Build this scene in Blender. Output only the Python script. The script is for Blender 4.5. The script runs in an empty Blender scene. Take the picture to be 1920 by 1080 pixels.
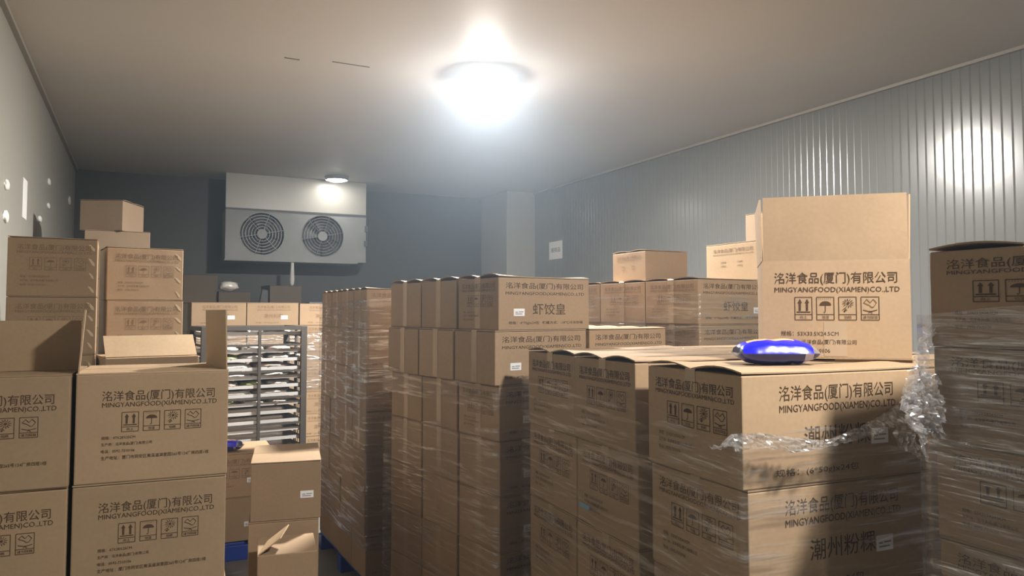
import bpy, bmesh, math, random
from mathutils import Vector, Matrix, noise
random.seed(7)
SC = bpy.context.scene
COL = SC.collection
R = math.radians
PI = math.pi

# ------------------------------------------------------------------ camera, world, exposure
# World: X runs across the cold room (left wall to right wall), Y runs to the back wall, Z is up.
CAM_H = 1.73
cam_data = bpy.data.cameras.new('camera')
cam_data.sensor_width = 36.0
cam_data.lens = 1400.0 / 1920.0 * 36.0
cam_data.shift_y = -21.0 / 1920.0
cam_data.clip_start = 0.05
cam = bpy.data.objects.new('camera', cam_data)
COL.objects.link(cam)
cam.location = (0, 0, CAM_H)
cam.rotation_euler = (R(92.7), 0, R(-26.5))
SC.camera = cam

world = bpy.data.worlds.new('world')
SC.world = world
world.use_nodes = True
wn = world.node_tree
wn.nodes['Background'].inputs[0].default_value = (0.5, 0.55, 0.6, 1)
wn.nodes['Background'].inputs[1].default_value = 0.0
HAZE = 0.010
if HAZE > 0:                                   # thin cold mist filling the room
    vs = wn.nodes.new('ShaderNodeVolumeScatter')
    vs.inputs['Color'].default_value = (0.66, 0.82, 1.0, 1)
    vs.inputs['Density'].default_value = HAZE
    vs.inputs['Anisotropy'].default_value = 0.72
    wn.links.new(vs.outputs[0], wn.nodes['World Output'].inputs['Volume'])

SC.view_settings.view_transform = 'Standard'
SC.view_settings.look = 'None'
SC.view_settings.gamma = 1.0
SC.view_settings.use_curve_mapping = False
SC.view_settings.exposure = 0.0
SC.cycles.max_bounces = 5
SC.cycles.diffuse_bounces = 3
SC.cycles.glossy_bounces = 2
SC.cycles.transmission_bounces = 2
SC.cycles.volume_bounces = 0
SC.cycles.transparent_max_bounces = 8
SC.cycles.light_sampling_threshold = 0.03
SC.cycles.adaptive_threshold = 0.04
SC.cycles.caustics_reflective = False
SC.cycles.caustics_refractive = False

LAMP_COL = (1.0, 0.965, 0.91)
LAMP_POS = [(2.45, 5.40, 3000.0), (2.45, 10.45, 55.0), (2.05, 0.12, 1350.0)]

# ------------------------------------------------------------------ materials
MATS = {}


def new_mat(name):
    m = bpy.data.materials.new(name)
    m.use_nodes = True
    nt = m.node_tree
    return m, nt, nt.nodes['Principled BSDF']


def simple(name, col, rough=0.6, metal=0.0, spec=0.5, noise_amt=0.0, noise_scale=6.0, bump=0.0, bump_scale=60.0):
    m, nt, b = new_mat(name)
    b.inputs['Roughness'].default_value = rough
    b.inputs['Metallic'].default_value = metal
    b.inputs['Specular IOR Level'].default_value = spec
    b.inputs['Base Color'].default_value = (*col, 1)
    if noise_amt > 0:
        tc = nt.nodes.new('ShaderNodeTexCoord')
        n = nt.nodes.new('ShaderNodeTexNoise')
        n.inputs['Scale'].default_value = noise_scale
        n.inputs['Detail'].default_value = 2
        nt.links.new(tc.outputs['Object'], n.inputs['Vector'])
        mx = nt.nodes.new('ShaderNodeMix')
        mx.data_type = 'RGBA'
        mx.inputs[6].default_value = (*[c * (1 - noise_amt) for c in col], 1)
        mx.inputs[7].default_value = (*[min(1, c * (1 + noise_amt)) for c in col], 1)
        nt.links.new(n.outputs[0], mx.inputs[0])
        nt.links.new(mx.outputs[2], b.inputs['Base Color'])
    if bump > 0:
        tc = nt.nodes.new('ShaderNodeTexCoord')
        n = nt.nodes.new('ShaderNodeTexNoise')
        n.inputs['Scale'].default_value = bump_scale
        nt.links.new(tc.outputs['Object'], n.inputs['Vector'])
        bp = nt.nodes.new('ShaderNodeBump')
        bp.inputs['Strength'].default_value = bump
        bp.inputs['Distance'].default_value = 0.004
        nt.links.new(n.outputs[0], bp.inputs['Height'])
        nt.links.new(bp.outputs[0], b.inputs['Normal'])
    MATS[name] = m
    return m


def cardboard(name, col, var=0.10):
    m, nt, b = new_mat(name)
    L = nt.links
    tc = nt.nodes.new('ShaderNodeTexCoord')
    info = nt.nodes.new('ShaderNodeObjectInfo')
    add = nt.nodes.new('ShaderNodeVectorMath')
    add.operation = 'ADD'
    L.new(tc.outputs['Object'], add.inputs[0])
    L.new(info.outputs['Random'], add.inputs[1])
    n = nt.nodes.new('ShaderNodeTexNoise')
    n.inputs['Scale'].default_value = 3.5
    n.inputs['Detail'].default_value = 2
    L.new(add.outputs[0], n.inputs['Vector'])
    fib = nt.nodes.new('ShaderNodeTexNoise')
    fib.inputs['Scale'].default_value = 90
    fib.inputs['Detail'].default_value = 0
    L.new(add.outputs[0], fib.inputs['Vector'])
    mx = nt.nodes.new('ShaderNodeMix')
    mx.data_type = 'RGBA'
    mx.inputs[6].default_value = (*[c * (1 - var) for c in col], 1)
    mx.inputs[7].default_value = (*[c * (1 + var) for c in col], 1)
    L.new(n.outputs[0], mx.inputs[0])
    hsv = nt.nodes.new('ShaderNodeHueSaturation')
    mr = nt.nodes.new('ShaderNodeMapRange')
    mr.inputs[3].default_value = 0.88
    mr.inputs[4].default_value = 1.10
    L.new(info.outputs['Random'], mr.inputs[0])
    L.new(mr.outputs[0], hsv.inputs['Value'])
    L.new(mx.outputs[2], hsv.inputs['Color'])
    mf = nt.nodes.new('ShaderNodeMix')
    mf.data_type = 'RGBA'
    mf.blend_type = 'MULTIPLY'
    mf.inputs[0].default_value = 0.12
    L.new(hsv.outputs[0], mf.inputs[6])
    L.new(fib.outputs[0], mf.inputs[7])
    L.new(mf.outputs[2], b.inputs['Base Color'])
    wv = nt.nodes.new('ShaderNodeTexNoise')
    wv.inputs['Scale'].default_value = 9
    wv.inputs['Detail'].default_value = 0
    L.new(add.outputs[0], wv.inputs['Vector'])
    bp = nt.nodes.new('ShaderNodeBump')
    bp.inputs['Strength'].default_value = 0.25
    bp.inputs['Distance'].default_value = 0.01
    L.new(wv.outputs[0], bp.inputs['Height'])
    L.new(bp.outputs[0], b.inputs['Normal'])
    b.inputs['Roughness'].default_value = 0.72
    b.inputs['Specular IOR Level'].default_value = 0.25
    MATS[name] = m
    return m


def film_material(name, base, amount, rough=0.16, diag=0.6, scale=14.0, translucent=0.15):
    """clear stretch film: mostly see-through, with a glossy sheen that gathers along stretched wrinkles"""
    m = bpy.data.materials.new(name)
    m.use_nodes = True
    nt = m.node_tree
    nt.nodes.clear()
    L = nt.links
    out = nt.nodes.new('ShaderNodeOutputMaterial')
    tc = nt.nodes.new('ShaderNodeTexCoord')
    mp = nt.nodes.new('ShaderNodeMapping')
    mp.inputs['Rotation'].default_value = (diag, diag * 0.6, 0)
    mp.inputs['Scale'].default_value = (1.2, 1.2, scale)
    L.new(tc.outputs['Object'], mp.inputs['Vector'])
    n = nt.nodes.new('ShaderNodeTexNoise')
    n.inputs['Scale'].default_value = 3.0
    n.inputs['Detail'].default_value = 2.5
    n.inputs['Roughness'].default_value = 0.65
    L.new(mp.outputs[0], n.inputs['Vector'])
    ramp = nt.nodes.new('ShaderNodeMapRange')
    ramp.inputs[1].default_value = 0.50
    ramp.inputs[2].default_value = 0.68
    ramp.inputs[3].default_value = base
    ramp.inputs[4].default_value = amount
    L.new(n.outputs[0], ramp.inputs[0])
    bp = nt.nodes.new('ShaderNodeBump')
    bp.inputs['Strength'].default_value = 0.8
    bp.inputs['Distance'].default_value = 0.012
    L.new(n.outputs[0], bp.inputs['Height'])
    gl = nt.nodes.new('ShaderNodeBsdfGlossy')
    gl.inputs['Roughness'].default_value = rough
    gl.inputs['Color'].default_value = (0.95, 0.96, 1, 1)
    L.new(bp.outputs[0], gl.inputs['Normal'])
    df = nt.nodes.new('ShaderNodeBsdfDiffuse')
    df.inputs['Color'].default_value = (0.62, 0.60, 0.58, 1)
    L.new(bp.outputs[0], df.inputs['Normal'])
    mg = nt.nodes.new('ShaderNodeMixShader')
    mg.inputs[0].default_value = 0.45
    L.new(gl.outputs[0], mg.inputs[1])
    tl = nt.nodes.new('ShaderNodeBsdfTranslucent')
    tl.inputs['Color'].default_value = (0.7, 0.7, 0.7, 1)
    md = nt.nodes.new('ShaderNodeMixShader')
    md.inputs[0].default_value = translucent
    L.new(df.outputs[0], md.inputs[1])
    L.new(tl.outputs[0], md.inputs[2])
    L.new(md.outputs[0], mg.inputs[2])
    tr = nt.nodes.new('ShaderNodeBsdfTransparent')
    tr.inputs['Color'].default_value = (0.97, 0.97, 0.97, 1)
    mx = nt.nodes.new('ShaderNodeMixShader')
    L.new(ramp.outputs[0], mx.inputs[0])
    L.new(tr.outputs[0], mx.inputs[1])
    L.new(mg.outputs[0], mx.inputs[2])
    L.new(mx.outputs[0], out.inputs[0])
    MATS[name] = m
    return m


def emitter(name, col, strength):
    m = bpy.data.materials.new(name)
    m.use_nodes = True
    nt = m.node_tree
    nt.nodes.clear()
    e = nt.nodes.new('ShaderNodeEmission')
    e.inputs[0].default_value = (*col, 1)
    e.inputs[1].default_value = strength
    o = nt.nodes.new('ShaderNodeOutputMaterial')
    nt.links.new(e.outputs[0], o.inputs[0])
    MATS[name] = m
    return m


CARD = cardboard('kraft_cardboard', (0.385, 0.265, 0.160))
CARD_B = cardboard('brown_cardboard', (0.335, 0.230, 0.138))
CARD_D = cardboard('shade_darkened_cardboard', (0.125, 0.098, 0.072))  # cardboard copy darkened in its colour for the dimness by the back wall
CARD_M = cardboard('shade_dulled_cardboard', (0.225, 0.160, 0.105))  # milder darkened copy, its colour standing in for shade on far stacks
CARD_PALE = simple('scuffed_pale_cardboard', (0.56, 0.43, 0.29), 0.7, spec=0.2)
CARD_IN = cardboard('cardboard_inside', (0.43, 0.305, 0.185), 0.06)
INK = simple('brown_ink', (0.075, 0.045, 0.025), 0.8, spec=0.1)
INK_F = simple('faded_ink', (0.20, 0.13, 0.075), 0.8, spec=0.1)
TAPE = simple('clear_packing_tape', (0.42, 0.31, 0.205), 0.22, spec=0.6, noise_amt=0.10, noise_scale=12)
STICK = simple('white_sticker', (0.78, 0.78, 0.78), 0.5)
STICK_INK = simple('sticker_ink', (0.25, 0.25, 0.28), 0.7)
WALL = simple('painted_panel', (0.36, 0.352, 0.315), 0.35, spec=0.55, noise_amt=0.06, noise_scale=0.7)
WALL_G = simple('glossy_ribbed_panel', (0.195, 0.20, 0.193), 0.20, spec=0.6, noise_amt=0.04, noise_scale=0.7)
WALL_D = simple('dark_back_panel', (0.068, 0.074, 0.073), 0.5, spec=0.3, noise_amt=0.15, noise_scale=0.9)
CEIL = simple('ceiling_panel', (0.60, 0.57, 0.53), 0.6, spec=0.3, noise_amt=0.10, noise_scale=0.55)
FLOOR = simple('concrete_floor', (0.14, 0.135, 0.125), 0.6, noise_amt=0.2, noise_scale=3, bump=0.2)
TRIM = simple('pale_trim', (0.34, 0.32, 0.28), 0.4)
WHITE_METAL = simple('white_sheet_metal', (0.235, 0.245, 0.245), 0.50, spec=0.4, noise_amt=0.2, noise_scale=4)
DARK_METAL = simple('dark_fan_metal', (0.06, 0.062, 0.066), 0.5, noise_amt=0.2)
GRILL = simple('grill_wire', (0.13, 0.135, 0.14), 0.4, metal=0.5)
STEEL = simple('dull_steel', (0.060, 0.053, 0.046), 0.5, metal=0.1, noise_amt=0.12, noise_scale=8)
TRAY = simple('aluminium_tray', (0.66, 0.66, 0.65), 0.35, metal=0.45, noise_amt=0.12, noise_scale=5)
BAGWHITE = simple('frosted_bag', (0.68, 0.64, 0.59), 0.28, spec=0.6, noise_amt=0.25, noise_scale=14, bump=0.6, bump_scale=35)
BAGPINK = simple('pinkish_bag', (0.60, 0.47, 0.38), 0.30, spec=0.6, noise_amt=0.25, noise_scale=16, bump=0.6, bump_scale=35)
BAGGREEN = simple('olive_bag', (0.24, 0.26, 0.11), 0.30, spec=0.6, noise_amt=0.3, noise_scale=16, bump=0.6, bump_scale=35)
BLUE = simple('blue_plastic', (0.015, 0.045, 0.30), 0.42, noise_amt=0.1)
BAGBLUE = simple('blue_pack_print', (0.010, 0.012, 0.62), 0.22, spec=0.7, bump=0.35, bump_scale=18)
BAGORANGE = simple('orange_pack_print', (0.80, 0.42, 0.20), 0.25, spec=0.6)
BAGNAVY = simple('navy_pack_print', (0.012, 0.014, 0.16), 0.25, spec=0.7)
BLACKP = simple('black_plastic', (0.018, 0.019, 0.021), 0.45)
PAPER = simple('white_paper', (0.80, 0.80, 0.79), 0.6)
FROST = simple('white_foam', (0.72, 0.71, 0.67), 0.7, bump=0.4)
ICE = simple('ice', (0.60, 0.60, 0.58), 0.3, spec=0.6, bump=0.3)
SLATE = simple('slate_carton', (0.16, 0.16, 0.20), 0.6)  # the narrow carton's own grey
GAPDARK = simple('dark_joint', (0.10, 0.09, 0.075), 0.8)
FILM = film_material('stretch_film', 0.06, 0.42)
FILM_STRONG = film_material('stretch_film_layered', 0.10, 0.70, rough=0.13, diag=-0.5)
FILM_FLAT = film_material('stretch_film_level', 0.14, 0.50, rough=0.15, diag=0.08)
FILM_K = film_material('stretch_film_thin', 0.06, 0.34, rough=0.15, diag=0.08)
FILM_CRUMPLED = film_material('stretch_film_crumpled', 0.35, 0.95, rough=0.12, diag=1.2, scale=6.0, translucent=0.5)
PACK_CLEAR = film_material('clear_pack_film', 0.22, 0.6, rough=0.08, diag=0.3, scale=3.0)


# ------------------------------------------------------------------ helpers
def bm_box(bm, x0, x1, y0, y1, z0, z1, bev=0.0):
    vs = [bm.verts.new(p) for p in ((x0, y0, z0), (x1, y0, z0), (x1, y1, z0), (x0, y1, z0),
                                    (x0, y0, z1), (x1, y0, z1), (x1, y1, z1), (x0, y1, z1))]
    fs = [bm.faces.new([vs[i] for i in f]) for f in ((3, 2, 1, 0), (4, 5, 6, 7), (0, 1, 5, 4), (1, 2, 6, 5), (2, 3, 7, 6), (3, 0, 4, 7))]
    if bev > 0:
        es = list({e for f in fs for e in f.edges})
        bmesh.ops.bevel(bm, geom=es, offset=bev, segments=2, profile=0.5, affect='EDGES')


def bm_cyl(bm, p, q, r, seg=12, r2=None):
    p, q = Vector(p), Vector(q)
    d = q - p
    rot = d.to_track_quat('Z', 'Y').to_matrix().to_4x4()
    mat = Matrix.Translation((p + q) / 2) @ rot
    bmesh.ops.create_cone(bm, cap_ends=True, segments=seg, radius1=r, radius2=r if r2 is None else r2, depth=d.length, matrix=mat)


def mesh_of(bm, name, smooth=False):
    me = bpy.data.meshes.new(name)
    bm.normal_update()
    bm.to_mesh(me)
    bm.free()
    if smooth:
        for p in me.polygons:
            p.use_smooth = True
    return me


def obj(name, me, mat=None, parent=None, loc=(0, 0, 0), rz=0.0):
    if isinstance(me, bmesh.types.BMesh):
        me = mesh_of(me, name)
    if mat is not None and len(me.materials) == 0:
        me.materials.append(mat)
    o = bpy.data.objects.new(name, me)
    COL.objects.link(o)
    o.location = loc
    o.rotation_euler = (0, 0, rz)
    if parent is not None:
        o.parent = parent
    return o


def tag(o, label, cat, group=None, kind=None):
    o['label'] = label
    o['category'] = cat
    if group:
        o['group'] = group
    if kind:
        o['kind'] = kind
    return o


def thing(name, label, cat, loc=(0, 0, 0), rz=0.0, group=None):
    o = bpy.data.objects.new(name, None)
    o.empty_display_size = 0.05
    COL.objects.link(o)
    o.location = loc
    o.rotation_euler = (0, 0, rz)
    return tag(o, label, cat, group)


def struct(name, me, mat, label):
    o = obj(name, me, mat)
    o['kind'] = 'structure'
    o['label'] = label
    return o


# ------------------------------------------------------------------ the room
XL, XR, YB, YF, ZC = -0.80, 5.62, 11.42, -2.0, 3.63
bm = bmesh.new(); bm_box(bm, XL - .1, XR + .1, YF, YB + .1, -0.12, 0.0)
struct('floor', bm, FLOOR, 'grey concrete floor of the cold room')
bm = bmesh.new(); bm_box(bm, XL - .1, XR + .1, YF, YB + .1, ZC, ZC + .12)
ceiling = struct('ceiling', bm, CEIL, 'beige insulated panel ceiling')
bm = bmesh.new(); bm_box(bm, XL - .12, XL, YF, YB, 0, ZC)
struct('wall_left', bm, WALL, 'pale painted panel wall on the left')
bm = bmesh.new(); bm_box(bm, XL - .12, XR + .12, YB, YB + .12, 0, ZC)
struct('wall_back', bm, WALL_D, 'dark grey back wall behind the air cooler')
bm = bmesh.new(); bm_box(bm, XL - .12, XR + .12, YF - .12, YF, 0, ZC)  # out of view; set close and dark to lower the fill light
struct('wall_front', bm, WALL_D, 'unseen wall behind the viewer, made dark to cut bounced light')
# right wall: a sheet with shallow upright ribs
bm = bmesh.new()
prof = []
y = YF
while y < YB - 0.07:
    prof += [(y, 0.0), (y + 0.050, 0.0), (y + 0.058, 0.0022), (y + 0.066, 0.0)]
    y += 0.074
prof.append((YB, 0.0))
lo = [bm.verts.new((XR + dx, yy, 0)) for yy, dx in prof]
hi = [bm.verts.new((XR + dx, yy, ZC)) for yy, dx in prof]
for i in range(len(prof) - 1):
    bm.faces.new((lo[i], hi[i], hi[i + 1], lo[i + 1]))
back = [bm.verts.new(p) for p in ((XR + .12, YF, 0), (XR + .12, YB, 0), (XR + .12, YB, ZC), (XR + .12, YF, ZC))]
bm.faces.new(back)
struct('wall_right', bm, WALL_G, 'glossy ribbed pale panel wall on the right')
# corner pillar
bm = bmesh.new(); bm_box(bm, 5.12, XR + .02, 10.45, YB + .02, 0, ZC, 0.004)
struct('wall_pillar', bm, WALL, 'pale boxed pillar in the far right corner')
# coving strips
bm = bmesh.new(); bm_box(bm, XL, XL + .035, YF, YB, ZC - .03, ZC)
struct('trim_1', bm, TRIM, 'thin pale strip along the left ceiling joint')
bm = bmesh.new(); bm_box(bm, XR - .03, XR, YF, YB, ZC - .025, ZC)
struct('trim_2', bm, TRIM, 'thin pale strip along the right ceiling joint')
# short open seams between ceiling panels
for (x0, x1, yy) in ((0.93, 1.04, 5.67), (1.27, 1.56, 5.60)):
    bm = bmesh.new(); bm_box(bm, x0, x1, yy, yy + .012, ZC - .004, ZC + .002)
    obj('seam', bm, GAPDARK, ceiling)


# ------------------------------------------------------------------ ceiling lamps
def lamp(idx, x, y, power, label):
    t = thing('ceiling_lamp', label, 'lamp', (x, y, ZC), 0, 'round lamps along the ceiling')
    b = bmesh.new(); bm_cyl(b, (0, 0, 0), (0, 0, -.022), .165, 40)
    obj('base', b, WHITE_METAL, t)
    b = bmesh.new(); bm_cyl(b, (0, 0, -.030), (0, 0, -.022), .145, 40, .160)
    obj('housing', b, WHITE_METAL, t)
    b = bmesh.new()
    bmesh.ops.create_cone(b, cap_ends=False, segments=40, radius1=.152, radius2=.146, depth=.022, matrix=Matrix.Translation((0, 0, -.036)))
    obj('rim', b, WHITE_METAL, t)  # rim added to keep globe light off the nearby ceiling
    b = bmesh.new()
    N, K = 20, 5
    rows = [[b.verts.new((.132 * math.cos(2 * PI * i / N) * math.cos(PI / 2 * k / K), .132 * math.sin(2 * PI * i / N) * math.cos(PI / 2 * k / K),
                          -.0305 - .042 * math.sin(PI / 2 * k / K))) for i in range(N)] for k in range(K)]
    tip = b.verts.new((0, 0, -.0725))
    for k in range(K - 1):
        for i in range(N):
            b.faces.new((rows[k][i], rows[k + 1][i], rows[k + 1][(i + 1) % N], rows[k][(i + 1) % N]))
    for i in range(N):
        b.faces.new((rows[K - 1][i], tip, rows[K - 1][(i + 1) % N]))
    bmesh.ops.recalc_face_normals(b, faces=b.faces)
    obj('globe', mesh_of(b, 'globe', True), emitter('lamp_glow_%d' % idx, LAMP_COL, power), t)


lamp(0, *LAMP_POS[0], 'bright round ceiling lamp in the middle of the room, the largest glare')
lamp(1, *LAMP_POS[1], 'small distant ceiling lamp just in front of the air cooler')
lamp(2, *LAMP_POS[2], 'ceiling lamp above the tall film-wrapped stack, out of view overhead')

# ------------------------------------------------------------------ printing (flat lettering on the cartons)
_tc = {}


def text_geo(body):
    if body in _tc:
        return _tc[body]
    c = bpy.data.curves.new('lettering', 'FONT')
    c.body = body
    c.resolution_u = 2
    o = bpy.data.objects.new('lettering', c)
    COL.objects.link(o)
    dg = bpy.context.evaluated_depsgraph_get()
    me = bpy.data.meshes.new_from_object(o.evaluated_get(dg))
    vs = [(v.co.x, v.co.y) for v in me.vertices]
    fs = [tuple(p.vertices) for p in me.polygons]
    bpy.data.objects.remove(o)
    bpy.data.curves.remove(c)
    bpy.data.meshes.remove(me)
    x0 = min(v[0] for v in vs); x1 = max(v[0] for v in vs)
    y0 = min(v[1] for v in vs); y1 = max(v[1] for v in vs)
    vs = [((a - x0) / (x1 - x0), (b - y0) / (y1 - y0)) for a, b in vs]
    _tc[body] = (vs, fs, (x1 - x0) / (y1 - y0))
    return _tc[body]


class Flat:
    """collects flat shapes in the plane of a carton face: u to the right, v up"""

    def __init__(self):
        self.v = []
        self.f = []

    def text(self, body, u0, u1, v0, v1):
        vs, fs, asp = text_geo(body)
        if u1 is None:
            u1 = u0 + (v1 - v0) * asp * 0.96
        n = len(self.v)
        self.v += [(u0 + a * (u1 - u0), v0 + b * (v1 - v0)) for a, b in vs]
        self.f += [tuple(i + n for i in f) for f in fs]

    def poly(self, pts):
        n = len(self.v)
        self.v += list(pts)
        self.f.append(tuple(range(n, n + len(pts))))

    def line(self, a, b, w):
        d = Vector((b[0] - a[0], b[1] - a[1]))
        nrm = Vector((-d.y, d.x)).normalized() * w / 2
        self.poly([(a[0] - nrm.x, a[1] - nrm.y), (b[0] - nrm.x, b[1] - nrm.y), (b[0] + nrm.x, b[1] + nrm.y), (a[0] + nrm.x, a[1] + nrm.y)])

    def path(self, pts, w):
        for a, b in zip(pts[:-1], pts[1:]):
            self.line(a, b, w)

    def disc(self, c, r, n=14, a0=0.0, a1=2 * PI):
        self.poly([(c[0] + r * math.cos(a0 + (a1 - a0) * i / n), c[1] + r * math.sin(a0 + (a1 - a0) * i / n)) for i in range(n + (0 if a1 - a0 > 6.2 else 1))])

    def mesh(self, name, side):
        me = bpy.data.meshes.new(name)
        if side == 'front':      # local x = u, z = v, facing -y
            vv = [(u, 0, v) for u, v in self.v]
        else:                    # left face, facing -x: u runs toward -y
            vv = [(0, -u, v) for u, v in self.v]
        me.from_pydata(vv, [], self.f)
        me.update()
        return me


NAME_CN = '洺洋食品(厦门)有限公司'
NAME_EN = 'MINGYANGFOOD(XIAMEN)CO.,LTD'


def symbol(fl, k, a, v0, pw, ph):
    caps = ('向上', '怕湿', '怕晒', '请勿踩踏')
    lw = pw * 0.035
    if True:
        fl.path([(a, v0), (a + pw, v0), (a + pw, v0 + ph), (a, v0 + ph), (a, v0)], lw)
        vb = v0 + ph * .24
        fl.line((a, vb), (a + pw, vb), lw)
        cw = pw * (.40 if k < 3 else .84)
        fl.text(caps[k], a + (pw - cw) / 2, a + (pw + cw) / 2, v0 + ph * .05, v0 + ph * .19)
        c = a + pw / 2
        H = ph * .76
        if k == 0:
            for s in (-1, 1):
                m = c + s * pw * .21
                fl.poly([(m - pw * .06, vb + H * .22), (m + pw * .06, vb + H * .22), (m + pw * .06, vb + H * .66), (m - pw * .06, vb + H * .66)])
                fl.poly([(m - pw * .13, vb + H * .66), (m + pw * .13, vb + H * .66), (m, vb + H * .90)])
            fl.line((a + pw * .1, vb + H * .14), (a + pw * .9, vb + H * .14), lw * 1.6)
        elif k == 1:
            fl.poly([(c + pw * .34 * math.cos(t), vb + H * .52 + H * .24 * math.sin(t)) for t in [PI * i / 12 for i in range(13)]])
            fl.path([(c, vb + H * .55), (c, vb + H * .16), (c - pw * .05, vb + H * .10), (c - pw * .10, vb + H * .15)], lw)
            for q in range(7):
                fl.line((a + pw * (.15 + q * .11), vb + H * .92), (a + pw * (.13 + q * .11), vb + H * .86), lw * .6)
        elif k == 2:
            s = (c + pw * .03, vb + H * .64)
            fl.disc(s, pw * .085)
            for q in range(12):
                t = q * PI / 6 + .1
                fl.line((s[0] + pw * .14 * math.cos(t), s[1] + pw * .14 * math.sin(t)), (s[0] + pw * .32 * math.cos(t), s[1] + pw * .29 * math.sin(t)), lw)
            fl.disc((c - pw * .16, vb + H * .20), pw * .06)
            fl.path([(c - pw * .30, vb + H * .24), (c - pw * .16, vb + H * .36), (c - pw * .02, vb + H * .22)], lw)
        else:
            fl.path([(c - pw * .36, vb + H * .66), (c - pw * .18, vb + H * .86), (c, vb + H * .66), (c + pw * .18, vb + H * .86), (c + pw * .36, vb + H * .66),
                     (c + pw * .2, vb + H * .42), (c + pw * .08, vb + H * .40), (c - pw * .05, vb + H * .52), (c - pw * .36, vb + H * .66)], lw)
            fl.path([(c - pw * .40, vb + H * .26), (c - pw * .1, vb + H * .18), (c + pw * .1, vb + H * .18), (c + pw * .40, vb + H * .26)], lw * 1.2)
            fl.path([(c - pw * .1, vb + H * .08), (c, vb + H * .15), (c + pw * .12, vb + H * .06)], lw)


_pc = {}


def print_meshes(kind, fw, fh, side):
    """list of (part name, mesh) printed on one face of fw by fh metres"""
    key = (kind, round(fw, 3), round(fh, 3), side)
    if key in _pc:
        return _pc[key]
    out = []

    def put(name, fl):
        out.append((name, fl.mesh(name, side)))

    def nm(u0, u1, v_cn, h_cn, v_en, h_en):
        T = Flat(); T.text(NAME_CN, fw * u0, fw * u1, fh * (v_cn - h_cn / 2), fh * (v_cn + h_cn / 2)); put('company_name', T)
        T = Flat(); T.text(NAME_EN, fw * u0, fw * (u1 + .015), fh * (v_en - h_en / 2), fh * (v_en + h_en / 2)); put('company_name_latin', T)

    def ln(body, u, v, h, u1=None):
        T = Flat(); T.text(body, fw * u, fw * u1 if u1 else None, fh * (v - h / 2), fh * (v + h / 2)); put('print_line', T)

    def sym(u0, v0, pw, ph, gap):
        for k in range(4):
            S = Flat(); symbol(S, k, fw * (u0 + k * (pw + gap)), fh * v0, fw * pw, fh * ph); put('handling_symbol', S)
    if kind == 'upright':
        nm(.085, .915, .81, .135, .69, .068)
        sym(.225, .385, .118, .235, .032)
        ln('规格：53X33.5X24.5CM', .125, .245, .052)
        ln('生产商：洺洋食品(厦门)有限公司', .125, .155, .056)
        ln('电话：0592-7310106', .125, .07, .052)
    elif kind == 'address':
        nm(.165, .905, .775, .105, .695, .055)
        sym(.292, .455, .107, .175, .031)
        ln('规格：47X28X25CM', .165, .405, .030)
        ln('生产商：洺洋食品(厦门)有限公司', .165, .345, .032)
        ln('电话：0592-7310106', .165, .285, .030)
        ln('生产地址：厦门市同安区美溪道湖里园265号124厂房四层1楼', .165, .225, .034, .87)
    elif kind == 'side':
        nm(.10, .92, .82, .115, .735, .055)
        sym(.24, .44, .13, .21, .035)
        ln('规格：53X33.5X24.5CM', .14, .33, .04)
        ln('生产商：洺洋食品(厦门)有限公司', .14, .26, .042)
        ln('电话：0592-7310106', .14, .19, .04)
    elif kind == 'shrimp':
        nm(.07, .925, .82, .13, .675, .075)
        T = Flat(); T.text('虾饺皇', fw * .355, fw * .72, fh * .285, fh * .50); put('product_name', T)
        ln('规格：4*70g)x24包   贮藏方式：-18℃冷冻存储', .10, .132, .065, .92)
    elif kind == 'rice':
        nm(.19, .83, .80, .155, .665, .085)
        T = Flat(); T.text('潮州粉粿', fw * .32, fw * .69, fh * .32, fh * .51); put('product_name', T)
        ln('规格：(6*50g)x24包', .165, .115, .075, .62)
    elif kind == 'plain':
        nm(.14, .86, .80, .12, .70, .05)
        for q in range(2):
            ln('口味鲜美', .28 + .3 * q, .50, .05)
            ln('口味纯正', .28 + .3 * q, .40, .05)
    _pc[key] = out
    return out


# ------------------------------------------------------------------ cartons
_mc = {}


def body_mesh(w, d, h, mat):
    k = ('b', w, d, h, mat.name)
    if k not in _mc:
        b = bmesh.new()
        bm_box(b, 0, w, 0, d, 0, h - .007, .004)
        me = mesh_of(b, 'body')
        me.materials.append(mat)
        _mc[k] = me
    return _mc[k]


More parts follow.
